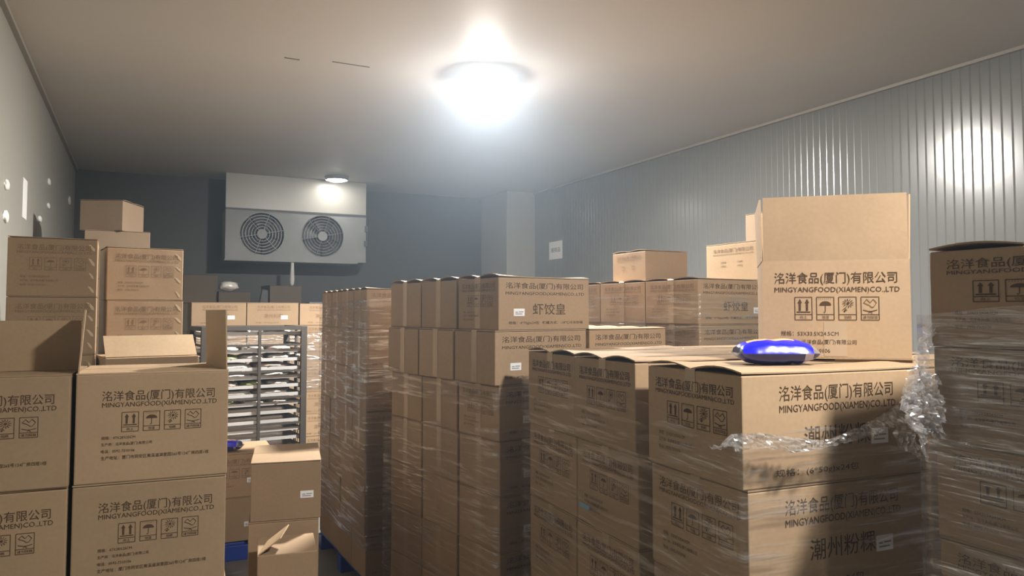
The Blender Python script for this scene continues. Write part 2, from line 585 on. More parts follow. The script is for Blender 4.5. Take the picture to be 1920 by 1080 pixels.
def flap_mesh(w, d, h, half, bulge, mat):
    """one long top flap, hinged on the front (half 0) or back edge, its short ends lifting a little"""
    k = ('f', w, d, h, half, bulge, mat.name)
    if k in _mc:
        return _mc[k]
    b = bmesh.new()
    NX, NY = 8, 6
    hd = d / 2 - .0015
    top, bot = [], []
    for i in range(NX + 1):
        u = i / NX
        e = max(0.0, 1 - u / .30) ** 1.3 + 0.6 * max(0.0, 1 - (1 - u) / .30) ** 1.3
        for j in range(NY + 1):
            v = j / NY
            yy = v * hd if half == 0 else d - v * hd
            zz = h - .0048 + bulge * e * math.sin(PI * (0.08 + .92 * v)) + bulge * .25 * math.sin(PI * v)
            top.append(b.verts.new((u * w, yy, zz + .0042)))
            bot.append(b.verts.new((u * w, yy, zz)))
    def q(L, i, j):
        return L[i * (NY + 1) + j]
    for i in range(NX):
        for j in range(NY):
            b.faces.new((q(top, i, j), q(top, i + 1, j), q(top, i + 1, j + 1), q(top, i, j + 1)))
            b.faces.new((q(bot, i, j + 1), q(bot, i + 1, j + 1), q(bot, i + 1, j), q(bot, i, j)))
    for i in range(NX):
        for j in (0, NY):
            b.faces.new((q(bot, i, j), q(bot, i + 1, j), q(top, i + 1, j), q(top, i, j)))
    for j in range(NY):
        for i in (0, NX):
            b.faces.new((q(bot, i, j), q(top, i, j), q(top, i, j + 1), q(bot, i, j + 1)))
    bmesh.ops.recalc_face_normals(b, faces=b.faces)
    me = mesh_of(b, 'top_flap')
    me.materials.append(mat)
    _mc[k] = me
    return me


def tape_mesh(w, d, h, drop, bulge):
    """tape along the top seam, running down both short ends"""
    k = ('t', w, d, h, drop, bulge)
    if k in _mc:
        return _mc[k]
    b = bmesh.new()
    y0, y1 = d / 2 - .024, d / 2 + .024
    zt = h + .0004 + bulge * .10
    pts = [(-.0012, h - drop), (-.0012, h - .004), (0.004, zt), (w - .004, zt), (w + .0012, h - .004), (w + .0012, h - drop)]
    for p, q in zip(pts[:-1], pts[1:]):
        vs = [b.verts.new(c) for c in ((p[0], y0, p[1]), (q[0], y0, q[1]), (q[0], y1, q[1]), (p[0], y1, p[1]))]
        b.faces.new(vs)
    bmesh.ops.remove_doubles(b, verts=b.verts, dist=.00001)
    bmesh.ops.recalc_face_normals(b, faces=b.faces)
    me = mesh_of(b, 'packing_tape')
    me.materials.append(TAPE)
    _mc[k] = me
    return me


def sticker_mesh(w=.062, h=.034):
    k = ('s', w, h)
    if k not in _mc:
        b = bmesh.new()
        bm_box(b, -w / 2, w / 2, -.0010, -.0002, -h / 2, h / 2)
        me = mesh_of(b, 'sticker'); me.materials.append(STICK)
        b = bmesh.new()
        rnd = random.Random(3)
        for (u0, u1, v) in ((-.36, -.12, .02), (-.06, .38, .06), (-.36, .30, -.22)):
            vs = [b.verts.new(p) for p in ((u0 * w, -.0013, v * h - .0022), (u1 * w, -.0013, v * h - .0022), (u1 * w, -.0013, v * h + .0022), (u0 * w, -.0013, v * h + .0022))]
            b.faces.new(vs)
        me2 = mesh_of(b, 'sticker_print'); me2.materials.append(STICK_INK)
        _mc[k] = (me, me2)
    return _mc[k]


def carton(label, size, M, group, front=None, left=None, ink=INK, ink_left=None, flaps=True, bulge=0.0, tape=True, sticker=None, mat=CARD, drop=None, stk_size=(.062, .034)):
    """size = width along x, depth along y, height; M = world matrix of its lower front left corner"""
    w, d, h = size
    t = bpy.data.objects.new('carton', None)
    t.empty_display_size = .03
    COL.objects.link(t)
    tag(t, label, 'box', group)
    t.matrix_world = M
    obj('body', body_mesh(w, d, h, mat), None, t)
    if flaps:
        for half in (0, 1):
            obj('top_flap', flap_mesh(w, d, h, half, bulge, mat), None, t)
    if tape:
        obj('packing_tape', tape_mesh(w, d, h, drop if drop else h * .98, bulge), None, t)
    for side, kind, im in (('front', front, ink), ('left', left, ink_left or ink)):
        if not kind:
            continue
        fw = w if side == 'front' else d
        loc = (0, -.0010, 0) if side == 'front' else (-.0018, d, 0)
        for nm_, me in print_meshes(kind, fw, h, side):
            o = bpy.data.objects.new(nm_, me)
            if len(me.materials) == 0:
                me.materials.append(im)
            COL.objects.link(o)
            o.parent = t
            o.location = loc
            o.material_slots[0].link = 'OBJECT'
            o.material_slots[0].material = im
    if sticker:
        a, b2 = sticker_mesh(*stk_size)
        s = obj('sticker', a, None, t, (sticker[0] * w, -.0006, sticker[1] * h))
        obj('sticker_print', b2, None, s)
    return t


def scuffs(t, size):
    """pale slanted scuffs down the right edge of a carton's front"""
    w, d, h = size
    if ('m',) not in _mc:
        b = bmesh.new()
        vs = [b.verts.new(p) for p in ((-.020, 0, .020), (.004, 0, -.022), (.018, 0, -.030), (.016, 0, -.010), (-.004, 0, .014))]
        b.faces.new(vs)
        me = mesh_of(b, 'scuff'); me.materials.append(CARD_PALE)
        _mc[('m',)] = me
    for k in range(4):
        o = obj('scuff', _mc[('m',)], None, t, (w - .030, -.0009, h * (.14 + .235 * k) + random.uniform(-.008, .008)))
        o.scale = (random.uniform(.7, 1.1), 1, random.uniform(.6, 1.0))


def stack_matrix(corner, th):
    return Matrix.Translation((corner[0], corner[1], 0)) @ Matrix.Rotation(R(th), 4, 'Z')


def jig(M, x, y, z, w, d, amt=0.006, ang=0.7):
    """a carton's matrix inside its stack, nudged a little"""
    a = R(random.uniform(-ang, ang))
    c = Matrix.Translation((w / 2, d / 2, 0))
    return M @ Matrix.Translation((x + random.uniform(-amt, amt), y + random.uniform(-amt, amt), z)) @ c @ Matrix.Rotation(a, 4, 'Z') @ c.inverted()


LAYER = ['topmost', 'second from top', 'third from top', 'fourth from top', 'fifth from top', 'sixth from top', 'lowest']


def pallet(label, M, w, d, h=.14, mat=BLUE, group='pallets under the carton stacks'):
    t = bpy.data.objects.new('pallet', None)
    COL.objects.link(t)
    tag(t, label, 'pallet', group)
    t.matrix_world = M
    n = max(3, int(w / .16))
    sw = w / n
    b = bmesh.new(); bm_box(b, 0, sw - .025, 0, d, h - .022, h - .002, .003)
    sm = mesh_of(b, 'deck_slat'); sm.materials.append(mat)
    for i in range(n):
        obj('deck_slat', sm, None, t, (i * sw + .0125, 0, 0))
    b = bmesh.new(); bm_box(b, 0, w, 0, .09, 0.001, h - .023, .003)
    rm = mesh_of(b, 'runner'); rm.materials.append(mat)
    for yy in (0, d / 2 - .045, d - .09):
        obj('runner', rm, None, t, (0, yy, 0))
    return t


# --- A: near left pile of address cartons, the top two open
MA = stack_matrix((-0.170, 2.733), -3)
SA = (.450, .40, .352)
pallet('blue pallet under the near left pile of cartons', MA @ Matrix.Translation((-.46, 0, 0)), .90, .42, .128)
for c, cn in ((0, 'right'), (-1, 'left')):
    for l in range(4):
        lab = '%s carton in the %s column of the near left pile, printed with address lines' % (['lowest', 'third', 'second', 'open top'][l], cn)
        M = jig(MA, c * .468, 0.0 if c == 0 else -.012, .13 + l * .352, SA[0], SA[1], .004, .5)
        if c == 0 and l == 2:
            M = MA @ Matrix.Translation((-.006, -.004, .13 + l * .352))
        t = carton(lab, SA, M, 'cartons in the near left pile', front='address', flaps=(l < 3), tape=False, mat=CARD_B)
        if l == 3:
            # open top: walls stay, flaps of its own
            if c == 0:
                b = bmesh.new(); bm_box(b, 0, .450, 0.001, .19, .345, .3495)
                obj('front_flap', b, CARD_IN, t)
                b = bmesh.new(); bm_box(b, 0, .450, .205, .395, .345, .3495)
                obj('back_flap', b, CARD_IN, t)
                b = bmesh.new(); bm_box(b, 0, .0042, 0.006, .394, 0, .205)
                o = obj('side_flap', b, CARD_IN, t, (0.004, 0, .347)); o.rotation_euler = (0, R(4), R(6))
                b = bmesh.new(); bm_box(b, -.0042, 0, 0.004, .36, 0, .205)
                o = obj('side_flap', b, CARD_IN, t, (.447, 0, .347)); o.rotation_euler = (0, R(-1.5), R(9))
            else:
                b = bmesh.new(); bm_box(b, 0, .450, 0, .0045, 0, .165)
                o = obj('back_flap', b, CARD_B, t, (0, .19, .351)); o.rotation_euler = (R(-4), 0, 0)
                b = bmesh.new(); bm_box(b, 0, .450, 0.001, .188, .345, .3495)
                obj('front_flap', b, CARD_B, t)
                b = bmesh.new(); bm_box(b, 0, .450, .205, .395, .345, .3495)
                obj('inner_flap', b, CARD_B, t)

# --- B1: tall stack against the left wall
MB1 = stack_matrix((-0.668, 5.02), 2)
pallet('blue pallet under the tall stack by the left wall', MB1, .53, .80, .13)
for l in range(6):
    t = carton('%s carton of the tall stack beside the left wall' % LAYER[5 - l], (.445, .40, .338), jig(MB1, 0, 0, .132 + l * .338, .445, .40, .004, .6),
           'cartons in the stack beside the left wall', front='side', ink=INK_F, bulge=.006 if l == 5 else 0, tape=False, mat=CARD_B)
    scuffs(t, (.445, .40, .338))
# --- B2: stack right of it
MB2 = stack_matrix((-0.185, 5.30), 9)
pallet('blue pallet under the stack next to the left wall stack', MB2, .47, .40, .13)
for l in range(6):
    t = carton('%s carton of the narrower stack right of the left wall stack' % LAYER[5 - l], (.445, .36, .335), jig(MB2, 0, 0, .132 + l * .335, .445, .36, .003, .4),
           'cartons in the narrower left stack', front='side', ink=INK_F, bulge=.003 if l == 5 else 0, tape=False, mat=CARD)
    scuffs(t, (.445, .36, .335))
# --- C: open carton before B2 with its flap leaning out
MC = stack_matrix((-0.165, 4.826), 10)
for l in range(4):
    t = carton('%s carton of the low stack in front of the narrower left stack' % ['lowest', 'third from top', 'second from top', 'open topmost'][l], (.50, .37, .368),
               MC @ Matrix.Translation((0, 0, .002 + l * .368)), 'cartons in the low left stack', flaps=(l < 3), tape=False)
    if l == 3:
        b = bmesh.new(); bm_box(b, .003, .497, 0, .0045, 0, .16)
        o = obj('back_flap', b, CARD_IN, t, (0, .03, .366)); o.rotation_euler = (R(-42), 0, 0)
        b = bmesh.new(); bm_box(b, 0, .50, 0.16, .37, .361, .366)
        obj('top_flap', b, CARD_IN, t)
# --- B3: cartons at the back left corner
MB3 = stack_matrix((-0.41, 6.95), 2)
for l in range(6):
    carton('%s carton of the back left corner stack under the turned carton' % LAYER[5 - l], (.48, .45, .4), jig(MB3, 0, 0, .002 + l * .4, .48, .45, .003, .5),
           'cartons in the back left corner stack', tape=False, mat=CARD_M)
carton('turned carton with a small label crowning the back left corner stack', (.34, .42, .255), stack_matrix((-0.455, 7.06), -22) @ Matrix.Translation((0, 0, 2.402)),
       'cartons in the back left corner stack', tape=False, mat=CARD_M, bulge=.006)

# --- H: wrapped stack left of the centre stack
MH = stack_matrix((1.240, 4.471), 1)
SH = (.41, .285, .25)
pallet('blue pallet under the dark wrapped stack behind the centre stack', MH, .85, 1.18, .124)
for r in range(4):
    for l in range(7):
        carton('%s carton, %s of four in the wrapped stack behind the centre stack' % (LAYER[6 - l], ['first', 'second', 'third', 'last'][r]), SH,
               jig(MH, 0, r * .292, .126 + l * .25, .41, .285, .005, .8), 'cartons in the wrapped stack behind the centre stack',
               front='shrimp' if r == 0 else None, ink=INK_F, bulge=.007 if l == 6 else 0, tape=(l > 2), mat=CARD_B)
for l in range(7):
    carton('%s carton in the right column of the wrapped stack behind the centre stack' % LAYER[6 - l], SH, jig(MH, .42, 0, .126 + l * .25, .41, .285, .004, .5),
           'cartons in the wrapped stack behind the centre stack', tape=False, mat=CARD_B)

# --- I: centre stack of shrimp dumpling cartons
MI = stack_matrix((1.458, 3.072), 9)
SI = (.545, .352, .25)
pallet('blue pallet under the centre stack', MI, 1.12, 1.08, .144)
for l in range(7):
    for r in range(3):
        off = {6: .004, 5: -.012, 4: .012}.get(l, .014)
        s = (.21, .33) if l == 6 else (.21, .33)
        if l < 5:
            s = (.30, .35)
        carton('%s carton, %s row of the centre stack with shrimp dumpling print' % (LAYER[6 - l], ['front', 'middle', 'rear'][r]), SI,
               jig(MI, off, (0, .369, .736)[r], .146 + l * .25, SI[0], SI[1], .002, .35), 'cartons in the centre stack',
               front='shrimp' if r == 0 else None, left='side' if r == 0 and l in (6, 4) else None, ink_left=INK_F, bulge=.012 if l == 6 else 0,
               sticker=s if r == 0 else None, mat=CARD)
for l in range(6):
    for r in range(2):
        carton('%s carton in the lower %s column right of the centre stack top' % (LAYER[5 - l] if l else 'lowest', ['front', 'rear']
               [r]), SI, jig(MI, .562, r * .362 + .01, .146 + l * .25, SI[0], SI[1], .003, .4), 'cartons in the right column of the centre stack',
               front='shrimp' if r == 0 else None, bulge=.006 if l == 5 else 0, mat=CARD)

# --- K: wrapped stack right of centre
MK = stack_matrix((2.680, 3.134), 4)
SK = (.53, .425, .25)
pallet('blue pallet under the wrapped stack right of the centre stack', MK, 1.08, 1.30, .160)
for l in range(7):
    for r in range(3):
        carton('%s carton, %s row of the wrapped stack behind the open upright carton' % (LAYER[6 - l], ['front', 'middle', 'rear'][r]), SK,
               jig(MK, 0, r * .434, .164 + l * .25, SK[0], SK[1], .004, .7), 'cartons in the wrapped stack right of centre',
               front='shrimp' if r == 0 else None, left='side' if l >= 5 else None, ink_left=INK_F, bulge=.008 if l == 6 else 0,
               sticker=(.86, .30) if r == 0 else None, mat=CARD)
for l in range(7):
    for r in range(2):
        carton('%s carton, %s row in the hidden right column behind the upright carton' % (LAYER[6 - l], ['front', 'rear'][r]), SK,
               jig(MK, .542, r * .434, .164 + l * .25, SK[0], SK[1], .003, .4), 'cartons in the wrapped stack right of centre', tape=False)
# L, M, N: loose cartons standing on K
carton('brown carton turned cornerwise on top of the wrapped stack', (.318, .35, .19), stack_matrix((2.733, 3.67), 0) @ Matrix.Translation((0, 0, 1.918)),
       'loose cartons on top of the wrapped stack', front=None, left='plain', ink_left=INK_F, bulge=.006, mat=CARD_B, tape=False)
carton('pale yellow carton on the wrapped stack beside the upright carton', (.26, .47, .235), stack_matrix((3.23, 3.23), 0) @ Matrix.Translation((0, 0, 1.918)),
       'loose cartons on top of the wrapped stack', left='plain', ink_left=INK_F, bulge=.0, mat=CARD_IN, tape=False)
for l in range(5):
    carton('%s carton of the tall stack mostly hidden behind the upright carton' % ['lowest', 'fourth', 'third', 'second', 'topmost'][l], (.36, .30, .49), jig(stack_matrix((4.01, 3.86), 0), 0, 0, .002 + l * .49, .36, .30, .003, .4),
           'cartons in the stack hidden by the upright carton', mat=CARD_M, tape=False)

# --- O: near right pallet of rice dumpling cartons
MO = stack_matrix((1.442, 1.516), -3.5)
OH = .31
ODEP = [(0.0, .45), (.535, .425), (.968, .425)]
for k in range(2):
    pallet(['lower', 'upper'][k] + ' blue pallet of two under the near right carton stack', MO @ Matrix.Translation((0, 0, k * .163)), 1.36, 1.40, .161)
for l in range(4):
    for r, (y0, dep) in enumerate(ODEP):
        dx = 0.0 if r != 0 else 0.0
        carton('%s carton, %s row of the near right stack with rice cake print' % (['lowest', 'third from top', 'second from top', 'topmost'][l], ['front', 'middle', 'rear'][r]),
               (.665, dep, OH), jig(MO, dx + (.012 if l < 3 else 0), y0, .326 + l * OH, .665, dep, .003, .5), 'cartons in the near right stack', front='rice' if r == 0 else None,
               left='side', ink=INK, bulge=.012 if l == 3 else 0, tape=True, drop=.07, sticker=(.745, .375) if r == 0 else None, stk_size=(.066, .044))
    for r, (y0, dep) in enumerate(ODEP):
        carton('%s carton, %s row in the right half of the near right stack' % (['lowest', 'third from top', 'second from top', 'topmost'][l], ['front', 'middle', 'rear'][r]),
               (.665, dep, OH), jig(MO, .678, y0, .326 + l * OH, .665, dep, .003, .4), 'cartons in the near right stack', front='rice' if r == 0 else None, bulge=.004 if l == 3 else 0)

# --- P: tall wrapped stack at the right edge
MP = stack_matrix((1.800, 0.297), 0)
SP = (.40, .46, .24)
pallet('blue pallet under the tall wrapped stack at the right edge', MP, .85, .94, .205)
for l in range(7):
    for r in range(2):
        dx = (6 - l) * .006
        carton('%s carton, %s half of the tall wrapped stack at the right edge' % (LAYER[6 - l], ['near', 'far'][r]), SP,
               jig(MP, dx, r * .468, .209 + l * .24, SP[0], SP[1], .003, .5), 'cartons in the wrapped stack at the right edge',
               left='side', bulge=.010 if l == 6 else 0, tape=False, mat=CARD_B)

# --- Q: open upright carton standing on O
MQ = stack_matrix((1.867, 1.863), -42.5) @ Matrix.Translation((0, 0, 1.582))
wq, dq, hq = .447, .40, .318
t = thing('open_carton', 'open upright pale carton with raised flap standing on the near right stack', 'box')
t.matrix_world = MQ
b = bmesh.new()
for (x0, x1, y0, y1) in ((0, wq, 0, .005), (0, wq, dq - .005, dq), (0, .005, .005, dq - .005), (wq - .005, wq, .005, dq - .005)):
    bm_box(b, x0, x1, y0, y1, 0, hq)
bm_box(b, .005, wq - .005, .005, dq - .005, 0.004, .009)
obj('body', b, CARD, t)
b = bmesh.new(); bm_box(b, .004, wq - .004, 0, .0048, 0, .214)
o = obj('front_flap', b, CARD, t, (0, .0005, hq)); o.rotation_euler = (R(-1.0), 0, 0)
b = bmesh.new(); bm_box(b, 0, .0048, 0.004, dq - .004, 0, .208)
o = obj('side_flap', b, CARD_IN, t, (-.002, 0, hq)); o.rotation_euler = (0, R(-1.5), 0)
b = bmesh.new(); bm_box(b, 0, .0048, 0.004, dq - .004, 0, .208)
o = obj('side_flap', b, CARD_IN, t, (wq - .003, 0, hq)); o.rotation_euler = (0, R(1.5), 0)
b = bmesh.new(); bm_box(b, .004, wq - .004, 0, .0048, 0, .205)
o = obj('back_flap', b, CARD_IN, t, (0, dq, hq)); o.rotation_euler = (R(-12), 0, 0)
for k in range(3):
    b = bmesh.new(); bm_box(b, .02 + .2 * (k == 1), wq + .004 - .001 * k, -.004 * (k - 1), dq * .5, -.0145 + k * .005, -.0105 + k * .005)
    obj('bottom_flap', b, CARD_B, t)
b = bmesh.new(); bm_box(b, wq * .42, wq * .575, -.0008, -.0001, .004, hq * .36)
obj('packing_tape', b, TAPE, t)
for nm_, me in print_meshes('upright', wq, hq, 'front'):
    obj(nm_, me, INK, t, (0, -.0014, 0))

# --- E: pale cartons before the back wall, lit from above
ME = stack_matrix((0.47, 8.146), 2)
EW = .60
pallet('blue pallet under the pale far cartons behind the tray rack', ME, 2.14, .42, .16)
for c in range(4):
    for l in range(7):
        w = .525
        if c == 2 and l == 6:
            hh = .232
        else:
            hh = .238
        carton('%s pale carton, %s column behind the tray rack' % (LAYER[6 - l], ['leftmost', 'second', 'third', 'rightmost'][c]), (w, .40, hh),
               jig(ME, c * .533, 0, .162 + l * .238 - (.0 if c < 2 else .0), w, .40, .003, .5), 'pale cartons behind the tray rack', front='rice', ink=INK_F,
               sticker=(.72, .35) if l == 6 and c < 3 else None, stk_size=(.07, .04), tape=False, mat=CARD)

# --- G: cartons in front of the rack
MG1 = stack_matrix((0.36, 5.60), -2)
pallet('blue plastic pallet with two cartons beside the aisle floor', MG1, .52, .62, .125)
for l in range(2):
    carton('%s carton on the blue pallet under the small snack pack' % ['lower', 'upper'][l], (.50, .50, .304), MG1 @ Matrix.Translation((0.01 + .015 * l, .01, .128 + l * .304)),
           'cartons on the blue aisle pallet', front='side' if l else None, ink=INK_F, sticker=(.70, .38), tape=False, mat=CARD)
MG2 = stack_matrix((0.492, 3.779), -10)
hs = [.37, .355, .28]
z = .002
for l in range(3):
    carton('%s dark carton in the aisle stack before the tray rack' % ['lowest', 'middle', 'topmost'][l], (.325, .50, hs[l]), MG2 @ Matrix.Translation((0.0 if l != 1 else -.008, .004 * l, z)),
           'dark cartons in the aisle stack', sticker=(.80, .42) if l == 2 else None, tape=False, mat=CARD_B, bulge=.004 if l == 2 else 0)
    z += hs[l]
MG3 = stack_matrix((0.474, 3.396), -8)
t = carton('small carton with a lifted flap at the foot of the aisle stack', (.25, .28, .69), MG3 @ Matrix.Translation((0, 0, .002)), 'dark cartons in the aisle stack', flaps=False, tape=False, mat=CARD_B)
b = bmesh.new(); bm_box(b, 0, .0045, 0, .16, 0, .12)
o = obj('lifted_flap', b, CARD_IN, t, (.002, .01, .684)); o.rotation_euler = (R(8), R(52), R(-8))

# --- D: dim cartons at the foot of the back wall
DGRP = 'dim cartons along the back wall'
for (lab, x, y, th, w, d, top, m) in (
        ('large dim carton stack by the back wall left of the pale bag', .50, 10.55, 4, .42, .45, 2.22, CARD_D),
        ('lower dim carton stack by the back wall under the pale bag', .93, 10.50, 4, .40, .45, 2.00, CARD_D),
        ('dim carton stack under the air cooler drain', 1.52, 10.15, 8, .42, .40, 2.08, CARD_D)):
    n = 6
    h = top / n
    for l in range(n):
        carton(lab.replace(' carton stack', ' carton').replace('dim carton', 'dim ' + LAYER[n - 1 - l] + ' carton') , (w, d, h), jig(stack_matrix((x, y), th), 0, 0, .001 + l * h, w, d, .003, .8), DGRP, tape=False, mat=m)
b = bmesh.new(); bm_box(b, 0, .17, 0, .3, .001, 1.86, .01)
o = obj('slate_carton', b, SLATE, None, (1.95, 9.75, 0)); tag(o, 'tall narrow slate grey carton near the back wall', 'box')

# ------------------------------------------------------------------ pallets' stretch film
def film_shell(name, label, M, x0, x1, y0, y1, z0, z1, mat, off=.010, top_wave=.03, seed=0.0, slant=0.0, amp=.004):
    """a loop of film round a stack; the upper edge wanders, the surface is wrinkled"""
    cs = [(x0 - off, y0 - off), (x1 + off, y0 - off), (x1 + off, y1 + off), (x0 - off, y1 + off)]
    path = []
    for k in range(4):
        p, q = Vector(cs[k]), Vector(cs[(k + 1) % 4])
        n = max(6, int((q - p).length / .03))
        nrm = Vector(((q - p).y, -(q - p).x)).normalized()
        for i in range(n):
            path.append((p + (q - p) * (i / n), nrm, i / n))
    NZ = max(8, int((z1 - z0) / .03))
    verts, faces = [], []
    for (p, nrm, u) in path:
        wav = noise.noise(Vector((p.x * 3 + seed, p.y * 3, 1.7))) * top_wave + slant * (p.y - y0)
        for j in range(NZ + 1):
            v = j / NZ
            zz = z0 + (z1 + wav - z0) * v
            edge = min(u, 1 - u) * 6
            a = noise.noise(Vector((p.x * 4 + p.y * 4 + seed + zz * 3.0, zz * 16, seed))) * amp * min(1, edge)
            verts.append((p.x + nrm.x * a, p.y + nrm.y * a, zz))
    N = len(path)
    for i in range(N):
        for j in range(NZ):
            a, b_ = i * (NZ + 1) + j, ((i + 1) % N) * (NZ + 1) + j
            faces.append((a, b_, b_ + 1, a + 1))
    me = bpy.data.meshes.new(name)
    me.from_pydata(verts, [], faces)
    for p in me.polygons:
        p.use_smooth = True
    me.materials.append(mat)
    o = bpy.data.objects.new(name, me)
    COL.objects.link(o)
    o.matrix_world = M
    return tag(o, label, 'plastic film', 'stretch film round the carton stacks')


film_shell('stretch_film', 'shiny wrinkled stretch film round the stack behind the centre stack', MH, 0, .83, 0, 1.166, .30, 1.80, FILM_STRONG, .012, .03, 3.1)
film_shell('stretch_film', 'clear stretch film round the lower centre stack below its third layer', MI, .0, 1.12, 0, 1.10, .20, 1.20, FILM, .022, .02, 8.4, -.06)
film_shell('stretch_film', 'narrow film band stretched across the third layer of the centre stack', MI, .0, 1.12, 0, 1.10, 1.285, 1.395, FILM, .026, .03, 5.2, .03)
film_shell('stretch_film', 'film band round the wrapped stack behind the upright carton', MK, 0, 1.075, 0, 1.30, .9, 1.83, FILM_K, .012, .02, 1.3)
film_shell('stretch_film', 'clear film pulled tight round the near right stack', MO, 0, 1.345, 0, 1.395, .36, 1.40, FILM, .020, .05, 12.2, .03)
film_shell('stretch_film', 'dull film wrapped round the tall stack at the right edge', MP, 0, .83, 0, .93, .26, 1.74, FILM_FLAT, .022, .03, 4.4)
film_shell('stretch_film', 'grey film on the far pale cartons behind the rack', ME, 0, 2.12, 0, .40, .9, 1.52, FILM_FLAT, .012, .03, 6.4)


# ------------------------------------------------------------------ loose crumpled film
def ribbon(pts, widths, n, seed, amp, twist=0.0, cross=8):
    """a crumpled strip that follows pts (world), for a bunch of loose film"""
    rnd = random.Random(seed)
    verts, faces = [], []
    pts = [Vector(p) for p in pts]
    for i in range(n + 1):
        f = i / n * (len(pts) - 1)
        k = min(int(f), len(pts) - 2)
        t = f - k
        p = pts[k].lerp(pts[k + 1], t)
        w = widths[k] * (1 - t) + widths[k + 1] * t
        d = (pts[k + 1] - pts[k]).normalized()
        side = d.cross(Vector((-.45, -.89, 0.0)))
        if side.length < .05:
            side = Vector((1, 0, 0))
        side.normalize()
        nor = side.cross(d)
        a = twist * i / n + .5 * noise.noise(Vector((i * .21, seed, 0)))
        s2 = side * math.cos(a) + nor * math.sin(a)
        for j in range(cross + 1):
            u = j / cross - .5
            q = p + s2 * (u * w)
            q += nor * amp * noise.noise(Vector((i * .45 + seed, j * 1.1, seed * .7))) * 1.8
            q += d * amp * .6 * noise.noise(Vector((i * .5, j * .9 + seed, 3.3)))
            verts.append(q)
    for i in range(n):
        for j in range(cross):
            a = i * (cross + 1) + j
            faces.append((a, a + 1, a + cross + 2, a + cross + 1))
    return verts, faces


def loose_film(name, label, parts, mat):
    V, F = [], []
    for args in parts:
        v, f = ribbon(*args)
        n = len(V)
        V += v
        F += [tuple(i + n for i in q) for q in f]
    me = bpy.data.meshes.new(name)
    me.from_pydata(V, [], F)
    me.materials.append(mat)
    o = bpy.data.objects.new(name, me)
    COL.objects.link(o)
    return tag(o, label, 'plastic film')


loose_film('crumpled_film', 'crumpled loose film hanging between the near right stack and the tall stack', [
    ([(1.778, 1.209, 1.694), (1.748, 1.213, 1.643), (1.741, 1.216, 1.577), (1.724, 1.213, 1.525)], [.02, .04, .05, .06], 40, 2.3, .014, .6),
    ([(1.738, 1.206, 1.591), (1.715, 1.207, 1.532), (1.701, 1.202, 1.474), (1.725, 1.201, 1.427)], [.04, .09, .09, .05], 44, 5.9, .026, 1.0, 12),
    ([(1.737, 1.195, 1.578), (1.731, 1.187, 1.514), (1.736, 1.185, 1.448), (1.741, 1.194, 1.431)], [.03, .06, .05, .03], 40, 9.1, .022, -1.0, 10),
    ([(1.708, 1.199, 1.553), (1.673, 1.205, 1.502), (1.687, 1.204, 1.462), (1.713, 1.197, 1.448)], [.02, .05, .06, .03], 36, 14.2, .020, 1.4, 10),
    ([(1.717, 1.194, 1.448), (1.708, 1.193, 1.410), (1.724, 1.191, 1.367)], [.03, .02, .006], 24, 21.2, .010, 1.0, 5),
], FILM_CRUMPLED)
loose_film('loose_film_strip', 'twisted strip of clear film across the front of the near right stack', [
    ([(1.430, 1.589, 1.358), (1.369, 1.474, 1.395), (1.443, 1.459, 1.400), (1.549, 1.451, 1.379), (1.665, 1.438, 1.375)], [.07, .045, .035, .04, .02], 60, 3.7, .008, .4, 8),
    ([(1.665, 1.438, 1.375), (1.806, 1.424, 1.403), (1.844, 1.338, 1.460)], [.02, .035, .05], 40, 4.9, .007, .3, 6),
    ([(1.853, 1.344, 1.440), (1.862, 1.351, 1.388), (1.905, 1.319, 1.334)], [.06, .06, .02], 28, 7.7, .007, .3, 6),
], FILM_CRUMPLED)

